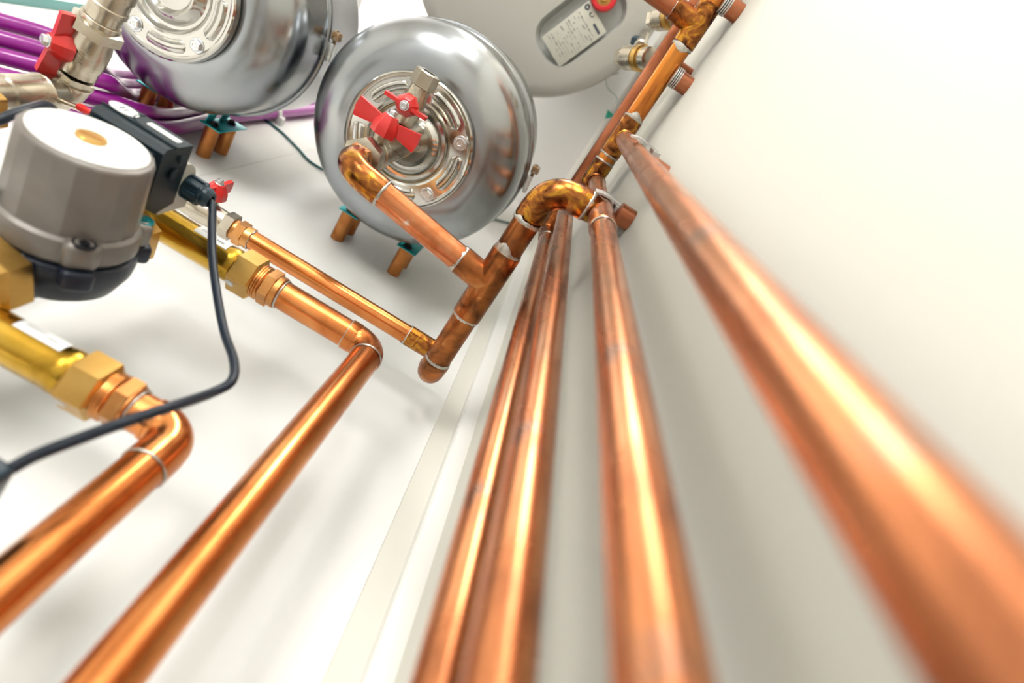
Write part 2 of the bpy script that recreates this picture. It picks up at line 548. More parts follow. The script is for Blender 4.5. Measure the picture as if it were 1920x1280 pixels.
r1 = riser('nearest and widest looking copper riser, sweeping to the lower right corner', 79, 24.3, 790, 'soft')
solder(r1, (79, 24.3, 786), Z, 11, 3, 1.2, 1, 4)
r2 = riser('copper riser with a soldered tee halfway, second from the right wall side', 80.5, 86.3, 790, 'soft')
MB().rev((80.5, 86.3, 520), Z, [(11.3, 0), (12.6, 1.0), (12.6, 52), (13.2, 60), (13.2, 112), (12.6, 120), (12.6, 150), (11.3, 151)], 36).part('tee_sleeve', 'branch', r2)
solder(r2, (80.5, 86.3, 519), Z, 11.4, 3, 0.6, 2)
solder(r2, (80.5, 86.3, 786), Z, 11, 3, 1.0, 3, 3)
r3 = riser('copper riser third from the right, crossing in front of a darker one', 70, 143.2, 834, 'soft')
r4 = riser('copper riser farthest left, half hidden behind its neighbour', 69.5, 188.5, 824, 'soft')
solder(r4, (69.5, 188.5, 811), Z, 11, 3, 0.8, 5)

H2X, H2Z = 66.0, 852.0
h2 = thing('copper_header', 'narrow looking purple brown header pipe just behind the orange one', 'pipe', (H2X, -120, H2Z))
straight(h2, (H2X, -420, H2Z), (H2X, 176, H2Z), HR, 'redcopper')
for k, yy in enumerate((143.2,)):
    mb = MB()
    mb.rev((H2X, yy - 26, H2Z), Y, [(HR + 0.2, 0), (HR + 1.5, 0.8), (HR + 1.5, 51), (HR + 0.2, 52)], 36)
    mb.tube([(70, yy, H2Z - 30), (H2X + 2, yy, H2Z)], 12.6, 32)
    mb.part('tee_fitting', 'tarnish', h2)
    solder(h2, (H2X, yy - 28, H2Z), -Y, HR + 0.6, 3, 0.6, 16, 2)
p = fillet([(H2X, 160, H2Z), (H2X, 188.5, H2Z), (69.5, 188.5, H2Z - 40)], 14, 12)
MB().tube(p, 12.5, 36).part('elbow', 'tarnish', h2, 40)
hd = thing('copper_header', 'long tarnished orange brown header pipe high on the right wall', 'pipe', (HX, -120, HZ))
straight(hd, (HX, -420, HZ), (HX, 76, HZ), HR, 'header')
for k, yy in enumerate((24.3, 86.3)):
    mb = MB()
    mb.rev((HX, yy - 26, HZ), Y, [(HR + 0.2, 0), (HR + 1.5, 0.8), (HR + 1.5, 51 if k == 0 else 34), (HR + 0.2, 52 if k == 0 else 36)], 36)
    mb.rev((HX + 4, yy, HZ - 26), Z, [(11.4, 0), (12.6, 0.8), (12.6, 26)], 32)
    mb.part('tee_fitting', 'heated', hd)
    solder(hd, (HX, yy - 26, HZ), -Y, HR + 0.4, 3, 1.4, 11 + k * 2, 7)
    if k == 0:
        solder(hd, (HX, yy + 26, HZ), Y, HR + 0.4, 3, 1.0, 12 + k * 2, 3)
# branch of the header reaching towards the water heater, top of the picture
mb = MB()
mb.rev((HX, -150, HZ), Y, [(HR + 0.3, 0), (HR + 2, 1), (HR + 2, 50), (HR + 0.3, 51)], 36)
mb.tube([(HX, -125, HZ), (HX - 34, -125, HZ)], HR + 2, 36)
mb.part('tee_fitting', 'heated', hd)
straight(hd, (HX - 30, -125, HZ), (HX - 90, -125, HZ), HR, 'redcopper', 'branch_tube')
solder(hd, (HX - 33, -125, HZ), X, HR + 1, 3, 1.2, 31, 4)
solder(hd, (HX, -97, HZ), Y, HR + 0.8, 3, 1.2, 33, 5)

# ------------------------------------------------------------------ pipe brackets on the right wall
def ribbed_clip(t, c, r, ax, length=11.0):
    u, w, a = basis(ax)
    mb = MB()
    for k in range(4):
        mb.rev(V(c) + a * (length * (k / 4.0)), a, [(r, 0), (r + 1.1, 0.5), (r + 1.1, length / 4 - 0.8), (r, length / 4 - 0.3)], 28)
    return mb.part('ribbed_clip', 'galv', t, label='grey ribbed clip')

def header_bracket(label, y, second=True):
    t = thing('pipe_bracket', label, 'bracket', (WB, y, HZ - 6), 'brackets holding the header off the wall')
    straight(t, (WB, y, HZ - 10), (HX + 15, y, HZ - 10), 11.5, 'redcopper', 'spacer_tube')
    ribbed_clip(t, (HX + 9, y, HZ - 10), 11.6, X, 10)
    if second:
        straight(t, (WB, y - 14, H2Z + 2), (H2X + 8, y - 14, H2Z + 2), 10.5, 'redcopper', 'spacer_tube')
    mb = MB()
    mb.box((HX + 14.5, y, HZ + 14), (3, 16, 54), bev=0.8)
    mb.part('clamp_plate', 'galv', t)
    return t
header_bracket('brown spacer bracket holding the header, nearest the wall tee', -66)
header_bracket('brown spacer bracket at the top edge of the photo, on the header', -157)

def riser_bracket(label, x, y, yb, z):
    t = thing('pipe_bracket', label, 'bracket', (WB, yb, z), 'brackets holding the risers off the wall')
    straight(t, (WB, yb, z), (x + 12, yb, z), 11.0, 'redcopper', 'spacer_tube')
    mb2 = MB()
    # strap strip along the room side of the riser and the clip body in front of the spacer
    out = [(-14, -13.0), (-8, -15.2), (0, -15.8), (9, -15.2), (17, -14.0)]
    out = out + [(a_ + 0.2, b_ + 1.8) for a_, b_ in out[::-1]]
    mb2.prism((x, y, z + 22), X, Y, Z, out, 22, 0.3)
    edge = [(17.5 - (0.9 if k % 2 else 0), -14 + k * 1.6) for k in range(10)]
    out = [(9.5, -13)] + edge + [(13, 5), (11.3, 3), (11.2, -6)]
    mb2.prism((x, y, z + 12), X, Y, Z, out, 30, 0.4)
    mb2.part('saddle_clip', 'clipwhite', t, label='grey white saddle clip')
    return t
riser_bracket('grey saddle bracket behind the nearest riser just under the header', 79, 24.3, 25, 583)
riser_bracket('grey saddle bracket with brown spacer tube beside the tee riser', 80.5, 86.3, 75.5, 583)

# ------------------------------------------------------------------ dark return pipe with U elbow and tee
LX, LZ, LR = 23.5, 580.0, 14.0
rt = thing('copper_return_pipe', 'dark tarnished pipe with tee and U elbow joining a riser', 'pipe', (LX, 207, LZ))
straight(rt, (LX, 330, LZ), (LX, 132, LZ), LR, 'tarnish')
mb = MB()
mb.rev((LX, 168, LZ), Y, [(LR + 0.2, 0), (LR + 1.7, 0.8), (LR + 1.7, 83), (LR + 0.2, 84)], 40)
d0 = V(LX, 207, LZ)
dd = (V(-157, 181, 580) - d0).normalized()
mb.tube([d0, d0 + dd * 36], LR + 1.6, 40)
mb.part('tee_fitting', 'tarnish', rt)
solder(rt, (LX, 252, LZ), Y, LR + 0.4, 4, 1.2, 41, 3)
solder(rt, (LX, 168, LZ), -Y, LR + 0.4, 4, 1.4, 42, 8)
solder(rt, d0 + dd * 37, dd, LR + 0.5, 4, 1.4, 43, 9)
solder(rt, (LX, 316, LZ), Y, LR + 0.4, 4, 1.2, 44, 4)
# end elbow turning up towards the radiator feed
elbow(rt, (LX, 338, LZ), Y, Z, LR + 0.6, 15, 6, 'tarnish')
# U elbow over to the riser
elbow(rt, (LX, 91, LZ + 6), -Y, V(0.98, -0.10, 0.05), LR + 0.6, 26, 15, 'heated', 'elbow')
solder(rt, (LX, 131, LZ + 1), -Y, LR + 0.8, 4, 1.2, 45, 6)
MB().tube([(LX + 40, 87, LZ + 8), (LX + 62, 86, LZ + 8)], [LR + 1.3, LR - 1.5], 36).part('tee_branch', 'heated', rt)
solder(rt, (LX + 41, 87, LZ + 8), X, LR + 0.9, 4, 1.6, 46, 9)

# ------------------------------------------------------------------ branch from the tank valve down to the tee
VX, VY = -157.5, 181.0
bp = thing('copper_branch_pipe', 'flux stained copper pipe leading from the tank valve to the dark tee', 'pipe', (-70, 192, 580))
ds = V(VX, 181, 580)
straight(bp, d0 + dd * 34, ds - dd * 40, LR, 'branch')
el = elbow_path(ds, -dd * -1.0 * -1.0, V(0, 0, 1), 22, 16)
p = fillet([ds - dd * 44, ds, ds + Z * 30], 24, 14)
MB().tube([p[0], p[0] + (p[1] - p[0]) * 0.85] + p[1:], [LR + 1.2, LR + 1.2] + [LR + 0.7] * (len(p) - 1), 36).part('elbow', 'heated', bp, 40)
solder(bp, ds - dd * 45, -dd, LR + 0.4, 4, 1.4, 51, 16)

# ------------------------------------------------------------------ tank inlet valve with the drain cock on its tee
tv = thing('ball_valve', 'nickel valve with red lever under the small tank, drain cock on its tee', 'valve', (VX, VY, 690))
mb = MB()
mb.hex((VX, VY, 604), Z, 14.0, 12, 0.8)
mb.cyl((VX, VY, 596), Z, 13.6, 9)
mb.cyl((VX, VY, 615), Z, 12.5, 9)
mb.part('copper_adapter', 'bronze', tv)
MB().hex((VX, VY, 622), Z, 19.0, 20, 1.6, rot=0.35).part('hex_nut', 'nickel', tv)
MB().rev((VX, VY, 641), Z, [(15.5, 0), (17.5, 3), (17.5, 16), (18.6, 17), (18.6, 31), (17.8, 32), (17.8, 34), (16, 38), (14.5, 40)], 40).part('valve_body', 'nickel', tv)
MB().cyl((VX, VY - 12, 662), -Y, 8.0, 14, 24).part('stem_collar', 'nickel', tv)
lever(tv, (VX, VY - 25, 662), -Y, X, 37, 12, 22, 5.5, 15, 22)
MB().rev((VX, VY, 680), Z, [(14, 0), (15.8, 2), (15.8, 92), (14.2, 96), (13.4, 126)], 36).part('tee_fitting', 'nickel', tv)
mb = MB()
mb.hex((VX, VY - 24, 727), -Y, 10.5, 8, 0.8)
mb.cyl((VX, VY - 12, 727), -Y, 11.8, 13)
mb.part('nipple', 'nickel', tv)
mb = MB()
mb.rev((VX, VY - 33, 727), -Y, [(10, 0), (12.4, 1.5), (12.4, 10), (14.0, 13), (14.2, 32), (12.2, 38), (11.6, 49)], 36)
mb.part('drain_cock_body', 'nickel', tv)
MB().hex((VX, VY - 80, 727), -Y, 13.2, 19, 1.2, rot=0.2, hole=9.0).part('drain_cock_nut', 'nickel', tv)
MB().cyl((VX, VY - 58, 716), -Z, 7, 10, 24).part('drain_cock_collar', 'nickel', tv)
lever(tv, (VX, VY - 58, 706), -Z, X, 26, 10, 11, 4.2, 13.5, 13)

# ------------------------------------------------------------------ expansion tanks
TX, TY, TZ, TR = -157.6, 181.0, 806.0, 155.0
FOOT = [(54, 110.0), (-52, 110.0)]

def tank(label, spin):
    t = thing('expansion_tank', label, 'tank', (TX, TY, TZ), 'steel expansion tanks on the wall')
    o = (TX, TY, TZ)
    # lower shell: shoulder under the flange, then a full round dome
    prof = [(60, 16), (80, 14), (90, 13)]
    for k in range(1, 13):
        a = PI / 2 * k / 12
        prof.append((90 + (TR - 90) * math.sin(a), 68 - 55 * math.cos(a) * 1.0))
    prof += [(TR, 80), (TR, 122), (TR + 1.2, 124), (TR + 1.2, 127), (TR - 1, 129)]
    MB().rev(o, Z, prof, 128, caps=False).part('lower_shell', 'steel', t, 28)
    up = [(TR - 1, 131), (TR + 0.8, 133), (TR + 0.8, 137), (TR, 139), (TR, 250)]
    for k in range(1, 13):
        a = PI / 2 * k / 12
        up.append((TR * math.cos(a) * 0.999, 250 + 70 * math.sin(a)))
    MB().rev(o, Z, up, 128, caps=False).part('upper_shell', 'steel', t, 28)
    band = MB().rev(o, Z, [(TR - 1, 124), (TR + 4.2, 126), (TR + 5.2, 128.5), (TR + 5.2, 131.5), (TR + 4.2, 134), (TR - 1, 136)], 128).part('clamp_band', 'steel', t, 40)
    # latch of the band
    la = math.radians(-9)
    d = V(math.cos(la), math.sin(la), 0)
    tn = V(-math.sin(la), math.cos(la), 0)
    c = V(o) + d * (TR + 9) + Z * 130
    mb = MB()
    mb.box(c + tn * 4, (22, 9, 12), (tn, d, Z), 1.2)
    mb.box(c + tn * 16 + d * 1, (8, 6, 14), (tn, d, Z), 1.2)
    mb.sub('latch', 'galv', t, band)
    mb = MB()
    mb.tube([c - tn * 26 + d * 3, c + tn * 2 + d * 2], 2.6, 12)
    mb.box(c - tn * 18 + d * 4, (12, 12, 14), (tn, d, Z), 2)
    mb.sub('latch_bolt', 'rust', t, band)
    # pressed flange: stepped rings
    fl = [(13, -2), (13, 6.5), (26, 6.2), (29, 3.0), (31.5, -0.5), (34, -1.2), (37, 0.8), (41, 6.0), (45, 9.0), (48.5, 9.4), (52, 7.0), (54.5, 2.0), (57, 0.4), (80, 0.4), (82.5, -1.4), (85.5, -1.8), (87.5, 0.3), (88, 10), (82, 13)]
    MB().rev(o, Z, fl, 96, caps=False).part('flange', 'flange', t, 30)
    for k in range(5):
        a = spin + 2 * PI * k / 5
        b = MB()
        hexbolt(b, V(o) + V(math.cos(a), math.sin(a), 0) * 71 + Z * 0.6, -Z, 6.6, 5.0, washer=9.5, rot=a)
        b.part('bolt', 'zinc', t)
        # raised kidney rib between two bolts: ridge with a groove in it
        rb = MB()
        n = 26
        a0, a1 = a + 0.24, a + 2 * PI / 5 - 0.24
        vs, fs = [], []
        cross = [(-8.2, 0.3), (-6.2, -2.6), (-3.6, -2.9), (-1.8, 0.0), (0.0, 1.2 - 1.0), (1.8, 0.0), (3.6, -2.9), (6.2, -2.6), (8.2, 0.3)]
        for i in range(n + 1):
            f = i / n
            an = a0 + (a1 - a0) * f
            taper = min(1.0, math.sqrt(max(0.0, min(f, 1 - f)) * 12 + 0.02))
            for dr, dz in cross:
                rr = 68.5 + dr * taper
                vs.append(V(o) + V(math.cos(an) * rr, math.sin(an) * rr, 0.4 + (dz - 0.3) * taper))
        m = len(cross)
        for i in range(n):
            for j in range(m - 1):
                fs.append([i * m + j, i * m + j + 1, (i + 1) * m + j + 1, (i + 1) * m + j])
        rb.add(vs, fs)
        rb.part('rib', 'flange', t, 50)
    # two feet: plate on straps, standing on two copper spacer tubes
    for fx in (54.0, -52.0):
        sx = TX + fx
        pl = MB()
        y0 = TY + math.sqrt(TR * TR - fx * fx)
        yp = 350.0
        pl.box((sx + 2, yp, TZ + 136), (34, 2.0, 82), bev=0.6)
        for k, zz in enumerate((TZ + 112, TZ + 152)):
            pts = []
            for i in range(9):
                f = i / 8
                yy = yp - (yp - y0 + 1) * f
                pts.append((sx + (12 - 3 * math.sin(f * PI)) * (1 if fx < 0 else -1), yy))
            q = [(a_, b_) for a_, b_ in pts]
            out = q + [(a_ + 2, b_) for a_, b_ in q[::-1]]
            pl.prism((0, 0, zz - 10), X, Y, Z, out, 20, 0)
        foot = pl.part('foot_plate', 'teal', t, 30, 'blue green foot plate')
        for zz in (TZ + 110, TZ + 159):
            hexbolt(MB(), (sx, yp - 1, zz), -Y, 4.5, 3.5, washer=7.5).sub('foot_screw', 'screwdark', t, foot)
        for zz in (TZ + 110, TZ + 159):
            straight(t, (sx, WA, zz), (sx, yp + 1, zz), 11.0, 'oldcopper', 'spacer_tube')
    return t

tk = tank('smaller looking round steel tank in the centre with red valve levers in front', math.radians(40))
tk2 = copy_tree(tk['ob'], M3((TX - 348.1, TY, TZ)))
tk2['label'] = 'large looking steel tank at the top left, cut off by the photo edge'

# ------------------------------------------------------------------ water heater on the right wall
BX, BY, BZ, BR = -187.0, -146.0, 1240.0, 245.0
wh = thing('water_heater', 'big pale grey cylindrical water heater seen from below at the top', 'water heater', (BX, BY, BZ))
rot = math.atan2(146 - 51, 133 - 174)          # long side of the label
lu = V(math.cos(rot), math.sin(rot), 0)
lw = V(lu.y, -lu.x, 0)
lc = V(BX + 122, BY + 84, BZ)
# underside with a recessed cover
bm = bmesh.new()
seg = 96
rings = []
prof = [(BR - 26, 0), (BR - 12, 3), (BR - 4, 9), (BR, 20), (BR, 600), (BR - 10, 615), (0.0, 640)]
pv = []
for r, h in prof[:-1]:
    pv.append([bm.verts.new(V(BX + r * math.cos(2 * PI * k / seg), BY + r * math.sin(2 * PI * k / seg), BZ + h)) for k in range(seg)])
top = bm.verts.new(V(BX, BY, BZ + 640))
for A, B in zip(pv, pv[1:]):
    for k in range(seg):
        bm.faces.new([A[k], A[(k + 1) % seg], B[(k + 1) % seg], B[k]])
for k in range(seg):
    bm.faces.new([pv[-1][k], pv[-1][(k + 1) % seg], top])
def rrect(cx, cy, hl, hw, rad, n=8):
    out = []
    for sx, sy, a0 in ((1, 1, 0), (-1, 1, PI / 2), (-1, -1, PI), (1, -1, 1.5 * PI)):
        for k in range(n + 1):
            a = a0 + PI / 2 * k / n
            out.append((cx + sx * (hl - rad) + rad * math.cos(a), cy + sy * (hw - rad) + rad * math.sin(a)))
    return out
RL, RW, RO = 88.0, 47.0, (-20.0, -10.0)
hole = [bm.verts.new(lc + lu * a + lw * b + Z * 0) for a, b in rrect(RO[0], RO[1], RL, RW, 40)]
inner = pv[0]
edges = []
for k in range(seg):
    e = bm.edges.get([inner[k], inner[(k + 1) % seg]])
    edges.append(e)
for k in range(len(hole)):
    edges.append(bm.edges.new([hole[k], hole[(k + 1) % len(hole)]]))
bmesh.ops.triangle_fill(bm, use_beauty=True, edges=edges)
bm.verts.index_update()
mbw = MB().add([v.co.copy() for v in bm.verts], [[v.index for v in f.verts] for f in bm.faces])
bm.free()
mbw.part('heater_body', 'heater', wh, 30)
rc = MB()
o1, o2 = rrect(RO[0], RO[1], RL, RW, 40), rrect(RO[0], RO[1], RL - 7, RW - 7, 33)
n = len(o1)
vs = [lc + lu * a + lw * b for a, b in o1] + [lc + lu * a + lw * b + Z * 18 for a, b in o2] + [lc + lu * RO[0] + lw * RO[1] + Z * 18]
fs = [[k, (k + 1) % n, n + (k + 1) % n, n + k] for k in range(n)] + [[n + k, n + (k + 1) % n, 2 * n] for k in range(n)]
rc.add(vs, fs).part('recessed_cover', 'recess', wh, 30, 'blue grey recess in the underside')
lb = MB().box(lc - Z * 1.0, (104, 62, 1.2), (lu, lw, Z), 0.4).part('rating_label', 'paper', wh, label='printed white rating label')
mk = MB()
zo = -Z * 1.9
mk.rev(lc + lu * -44 + lw * -24 + zo, -Z, [(2.2, 0), (5.0, 0), (5.0, 0.4), (2.2, 0.4), (2.2, 0)], 24, caps=False)
mk.box(lc + lu * -43 + lw * -12 + zo, (5, 2, 0.5), (lu, lw, Z), 0)
mk.box(lc + lu * -41 + lw * -9 + zo, (1.6, 6, 0.5), (lu, lw, Z), 0)
mk.box(lc + lu * -44 + lw * -5 + zo, (4.5, 1.6, 0.5), (lu, lw, Z), 0)
mk.box(lc + lu * -39 + lw * 16 + zo, (4.5, 20, 0.5), (lu, lw, Z), 0)
mk.sub('label_marks', 'ink', wh, lb)
mk = MB()
random.seed(3)
for row in range(13):
    a = -27 + row * 5.6
    b = -26.0
    while b < 24:
        w = random.uniform(2, 9)
        if random.random() < 0.62:
            mk.box(lc + lu * a + lw * (b + w / 2) + zo, (random.choice((0.8, 1.2, 2.2)), w, 0.5), (lu, lw, Z), 0)
        b += w + random.uniform(1, 4)
mk.sub('label_print', 'paleink', wh, lb)
kc = V(BX + 134, BY + 6, BZ)
rg = MB().rev(kc, -Z, [(14, 0), (24, 0), (24, 8), (22, 12), (17, 13), (15, 11), (14, 0)], 48, caps=False).part('knob_ring', 'redring', wh, label='red ring')
MB().rev(kc, -Z, [(15, 0), (15, 5), (9, 6), (8, 12), (0, 12)], 8).sub('knob_core', 'brassnut', wh, rg)

# ------------------------------------------------------------------ fittings between heater and header
def small_valve(label, base, axis, r, red=False, name='safety_valve'):
    t = thing(name, label, 'valve', base)
    a = V(axis).normalized()
    b = V(base)
    MB().rev(b, a, [(r * 0.7, 0), (r * 0.9, 2), (r * 0.9, r * 0.8), (r * 0.75, r)], 28).part('end_nipple', 'nickel', t)
    MB().rev(b + a * r * 0.9, a, [(r * 0.8, 0), (r * 1.05, 1.5), (r * 1.05, r * 0.6), (r * 0.8, r * 0.75)], 36).part('brass_collar', 'brassnut', t)
    MB().rev(b + a * r * 1.6, a, [(r * 0.7, 0), (r, 3), (r, r * 1.4), (r * 0.8, r * 1.7), (r * 0.6, r * 1.8)], 28).part('valve_body', 'nickel', t)
    MB().hex(b + a * r * 3.3, a, r * 0.72, r * 0.7, 1).part('hex_nut', 'nickel', t)
    if red:
        c = b + a * r * 3.0 + V(0, 0, -r * 0.4)
        MB().rev(b + a * r * 3.9, a, [(r * 0.34, 0), (r * 0.38, 1), (r * 0.38, r * 0.4), (r * 0.1, r * 0.62)], 16).part('cap', 'redring', t, label='red cap')
    return t
small_valve('nickel safety valve with red cap between heater and header pipe', (58, -76, 905), (-0.6, 0.3, 0.9), 16.5, True)
small_valve('nickel and brass valve under the header tee at the top edge', (60, -136, 885), (-0.5, 0.30, 1.0), 16)
cn = thing('hose_connector', 'small dark and pale connector at the rim of the heater', 'connector', (46, -117, 1196))
MB().rev((46, -100, 1130), V(0, -0.3, 1), [(9, 0), (11, 2), (11, 26), (8, 30), (8, 122)], 24).part('connector_body', 'nickel', cn)
MB().hex((42, -108, 1160), V(-0.6, 0.2, 0.5), 8, 14, 1).part('connector_nut', 'gland', cn)

tw = MB().tube(smooth_path([(44, -54, 1256), (40, -50, 1264), (30, -36, 1290), (44, -22, 1300), (70, -17, 1304), (80, 0, 1306), (74, 15, 1310)], 8), 1.2, 8)
sw = tw.build('sensor_wire', 'paleweire')
tag(sw, 'thin pale wire hanging from the heater rim by the header', 'wire')
gt = MB().prism((78, 16, 1308), V(1, 0.3, 0).normalized(), V(-0.3, 1, 0).normalized(), Z, [(-12, -2), (10, -6), (-2, 13)], 3, 0.5).build('wire_tag', 'greentag')
tag(gt, 'small green triangular tag at the end of the thin pale wire', 'tag')

# ------------------------------------------------------------------ circulation pump
PX, PY, PZ = -262.0, 305.0, 386.0
pm = thing('circulation_pump', 'grey motor circulation pump with white round face plate', 'pump', (PX, PY, PZ))
mb = MB()
mp = [(0, 205), (37.5, 205), (39.5, 207), (41.0, 250), (42.0, 268)]
vs, fs = [], []
seg = 20
# faceted motor can, widening slightly towards the flange
prof = [(36.5, 204), (39.0, 205.2), (40.0, 207), (42.0, 262)]
mb.rev((PX, 0, PZ), Y, prof, seg, rot=0.1)
mb.part('motor_can', 'motor', pm, 12)
mb = MB()
mb.rev((PX, 0, PZ), Y, [(42, 259), (45, 261), (46, 266), (46, 276), (44, 279)], 64)
for k in range(4):
    a = -0.72 + PI / 2 * k
    d = V(math.cos(a), 0, math.sin(a))
    tn = V(-math.sin(a), 0, math.cos(a))
    mb.box(V(PX, 267.5, PZ) + d * 42, (20, 20, 22), (d, Y, tn), 5, 3)
mf = mb.part('motor_flange', 'motor', pm, 30)
for k in range(4):
    a = -0.72 + PI / 2 * k
    d = V(math.cos(a), 0, math.sin(a))
    b = MB()
    b.rev(V(PX, 258.0, PZ) + d * 46, -Y, [(7.2, -1), (7.2, 0.6), (5.8, 0.7), (5.6, 0.2), (3.4, 0.2), (3.4, 1.0), (0, 1.0)], 24)
    b.part('flange_screw', 'screwdark' if k != 1 else 'teal', pm)
fp = MB().rev((PX, 0, PZ), -Y, [(0, -203), (11, -203), (11.5, -202.2), (16, -202.0), (17, -202.8), (35.0, -202.8), (35.6, -203.4), (35.6, -205)], 72).part('face_plate', 'plate', pm, 25, 'white round face plate')
mb = MB().rev((PX, 0, PZ), -Y, [(9.2, -204), (9.2, -201.6), (8.6, -201.0), (0, -200.8)], 36)
vs_ = mb.sub('vent_screw', 'brassnut', pm, fp, label='slotted brass screw')
MB().box((PX, 200.7, PZ), (14, 0.8, 1.8), (V(0.93, 0, 0.37), Y, V(-0.37, 0, 0.93)), 0.2).sub('screw_slot', 'bronze', pm, fp)
mb = MB()
for (a, b, w, h) in ((-20, 14, 7, 1.5), (9, -17, 8, 2), (24, -8, 6, 1.5), (-13, -20, 6, 1.2)):
    MB().box((PX + a, 202.5, PZ + b), (w, 0.5, h), bev=0).sub('plate_print', 'plategrey', pm, fp)
# volute
mb = MB()
mb.rev((PX, 0, PZ), Y, [(43, 279), (47, 281), (48, 287), (47, 296), (40, 312), (25, 324), (0, 327)], 64)
mb.tube([(PX, 301, PZ - 45), (PX, 303, PZ - 20), (PX, 305, PZ + 40), (PX, 302, PZ + 80)], [19, 23, 23, 19], 40)
for k in range(4):
    a = -0.72 + PI / 2 * k
    d = V(math.cos(a), 0, math.sin(a))
    tn = V(-math.sin(a), 0, math.cos(a))
    mb.box(V(PX, 285, PZ) + d * 45, (22, 16, 20), (d, Y, tn), 4, 3)
mb.part('pump_housing', 'navy', pm, 35, 'dark blue cast housing')
MB().rev((PX + 8, 284, PZ - 43.5), V(0.1, -0.5, -0.8), [(3.4, 0), (3.4, 2.5), (2.5, 3.2), (0, 3.2)], 14).part('housing_plug', 'galv', pm)
MB().hex((PX - 2, 300, 318), Z, 24, 24, 3.0, rot=0.26).part('union_nut', 'brassnut', pm, label='lower brass union nut')
MB().hex((PX - 1, 300, 446), Z, 24, 22, 3.0, rot=0.5).part('union_nut', 'brassnut', pm, label='upper brass union nut')
# terminal box
mb = MB()
out = [(455, 268), (455, 222)] + [(492 - 20 + 20 * math.sin(PI / 2 * k / 8), 222 + 20 - 20 * math.cos(PI / 2 * k / 8)) for k in range(9)] + [(492, 268)]
mb.prism((-298, 0, 0), Z, Y, X, out, 56, 1.0)
mb.part('terminal_box_base', 'beige', pm, 30, 'beige box behind the dark cover')
mb = MB()
out = [(432, 207), (432, 256), (447, 264), (468, 258), (468, 203), (436, 203)]
mb.prism((-299, 0, 0), Z, Y, X, out, 59, 1.2)
mb.box((-272, 214, 429), (54, 8, 10), bev=1.0)
cv = mb.part('terminal_box_cover', 'black', pm, 30, 'slate blue terminal box cover')
mb = MB()
mb.box((-270, 202.5, 444), (62, 2.0, 1.2), bev=0.3)
mb.tube(smooth_path([(-282, 202.6, 467), (-283, 202.6, 458), (-279, 202.6, 451), (-268, 202.6, 447), (-240, 202.6, 447)], 6), 0.6, 8)
mb.cyl((-239, 226, 450), X, 5, 2.5, 24)
mb.cyl((-239, 214, 455), X, 3.5, 2.0, 24)
mb.sub('cover_ridges', 'black', pm, cv)
u1 = V(1, 0, 0)
st = MB()
st.prism((-291.5, 203.1, 456), u1, Z, -Y, [(11.0 * math.cos(2 * PI * k / 32), 8.5 * math.sin(2 * PI * k / 32)) for k in range(32)], 0.6, 0)
ovl = st.sub('oval_sticker', 'sticker', pm, cv, label='white oval sticker with two strokes')
mb = MB()
mb.box((-293.2, 202.2, 455.5), (1.2, 0.4, 6.5), bev=0)
mb.box((-289.6, 202.2, 455.5), (1.2, 0.4, 6.5), bev=0)
mb.sub('sticker_strokes', 'ink', pm, cv)
st = MB().prism((-259, 203.1, 458.5), u1, Z, -Y, rrect(0, 0, 13.5, 3.4, 1.2, 4), 0.6, 0)
st.sub('strip_sticker', 'sticker', pm, cv)
# gland on the box
mb = MB()
gc, ga = V(-245, 245, 484), X
mb.rev(gc, ga, [(10.5, 0), (11.5, 1), (11.5, 4), (9.8, 4.5), (9.8, 18), (8, 19.5)], 32)
for k in range(8):
    a = 2 * PI * k / 8
    mb.box(gc + V(10, 10.2 * math.cos(a), 10.2 * math.sin(a)), (13, 3, 3), (X, V(0, math.cos(a), math.sin(a)), V(0, -math.sin(a), math.cos(a))), 0.6)
mb.rev(gc + X * 18, ga, [(9, 0), (9, 4), (6.5, 8), (4.2, 8), (4.2, 2), (0, 2)], 28)
mb.part('cable_gland', 'gland', pm, 30)

# pump cable and its plug box
cp = [(-228, 245, 485), (-217, 248, 483), (-205, 258, 470), (-186, 268, 446), (-160, 274, 414), (-130, 280, 380), (-106, 276, 351), (-95, 274, 329), (-98, 276, 312), (-103, 266, 275), (-112, 267, 252), (-126, 280, 237), (-137, 291, 225), (-142, 298, 216)]
cb = MB().tube(smooth_path(cp, 8), 3.3, 14).build('pump_cable', 'cable')
tag(cb, 'dark blue cable looping from the pump gland past the lower elbow', 'cable')
pb = thing('plug_box', 'slate blue plug box at the left edge where the pump cable ends', 'connector', (-150, 300, 200))
bx = V(1, 0.15, 0).normalized()
by = V(-0.15, 1, 0).normalized()
MB().box((-158, 306, 203), (38, 34, 26), (bx, by, Z), 4, 3).part('box_shell', 'gland', pb)
MB().rev((-146.5, 294, 211), V(0.25, -0.9, 0.3), [(4.2, -1.5), (4.2, 0.4), (2.8, 0.4), (2.8, -0.6), (0, -0.6)], 20).part('screw_hole', 'screwdark', pb)

c2 = [(-470, 396, 300), (-440, 350, 360), (-412, 300, 415), (-384, 273, 451), (-381, 265, 465), (-386, 263, 488), (-396, 268, 520), (-404, 290, 545), (-404, 345, 560), (-404, 398, 575)]
cb2 = MB().tube(smooth_path(c2, 8), 4.0, 14).build('power_cable', 'cable')
tag(cb2, 'short dark cable entering at the left edge behind the pump face', 'cable')

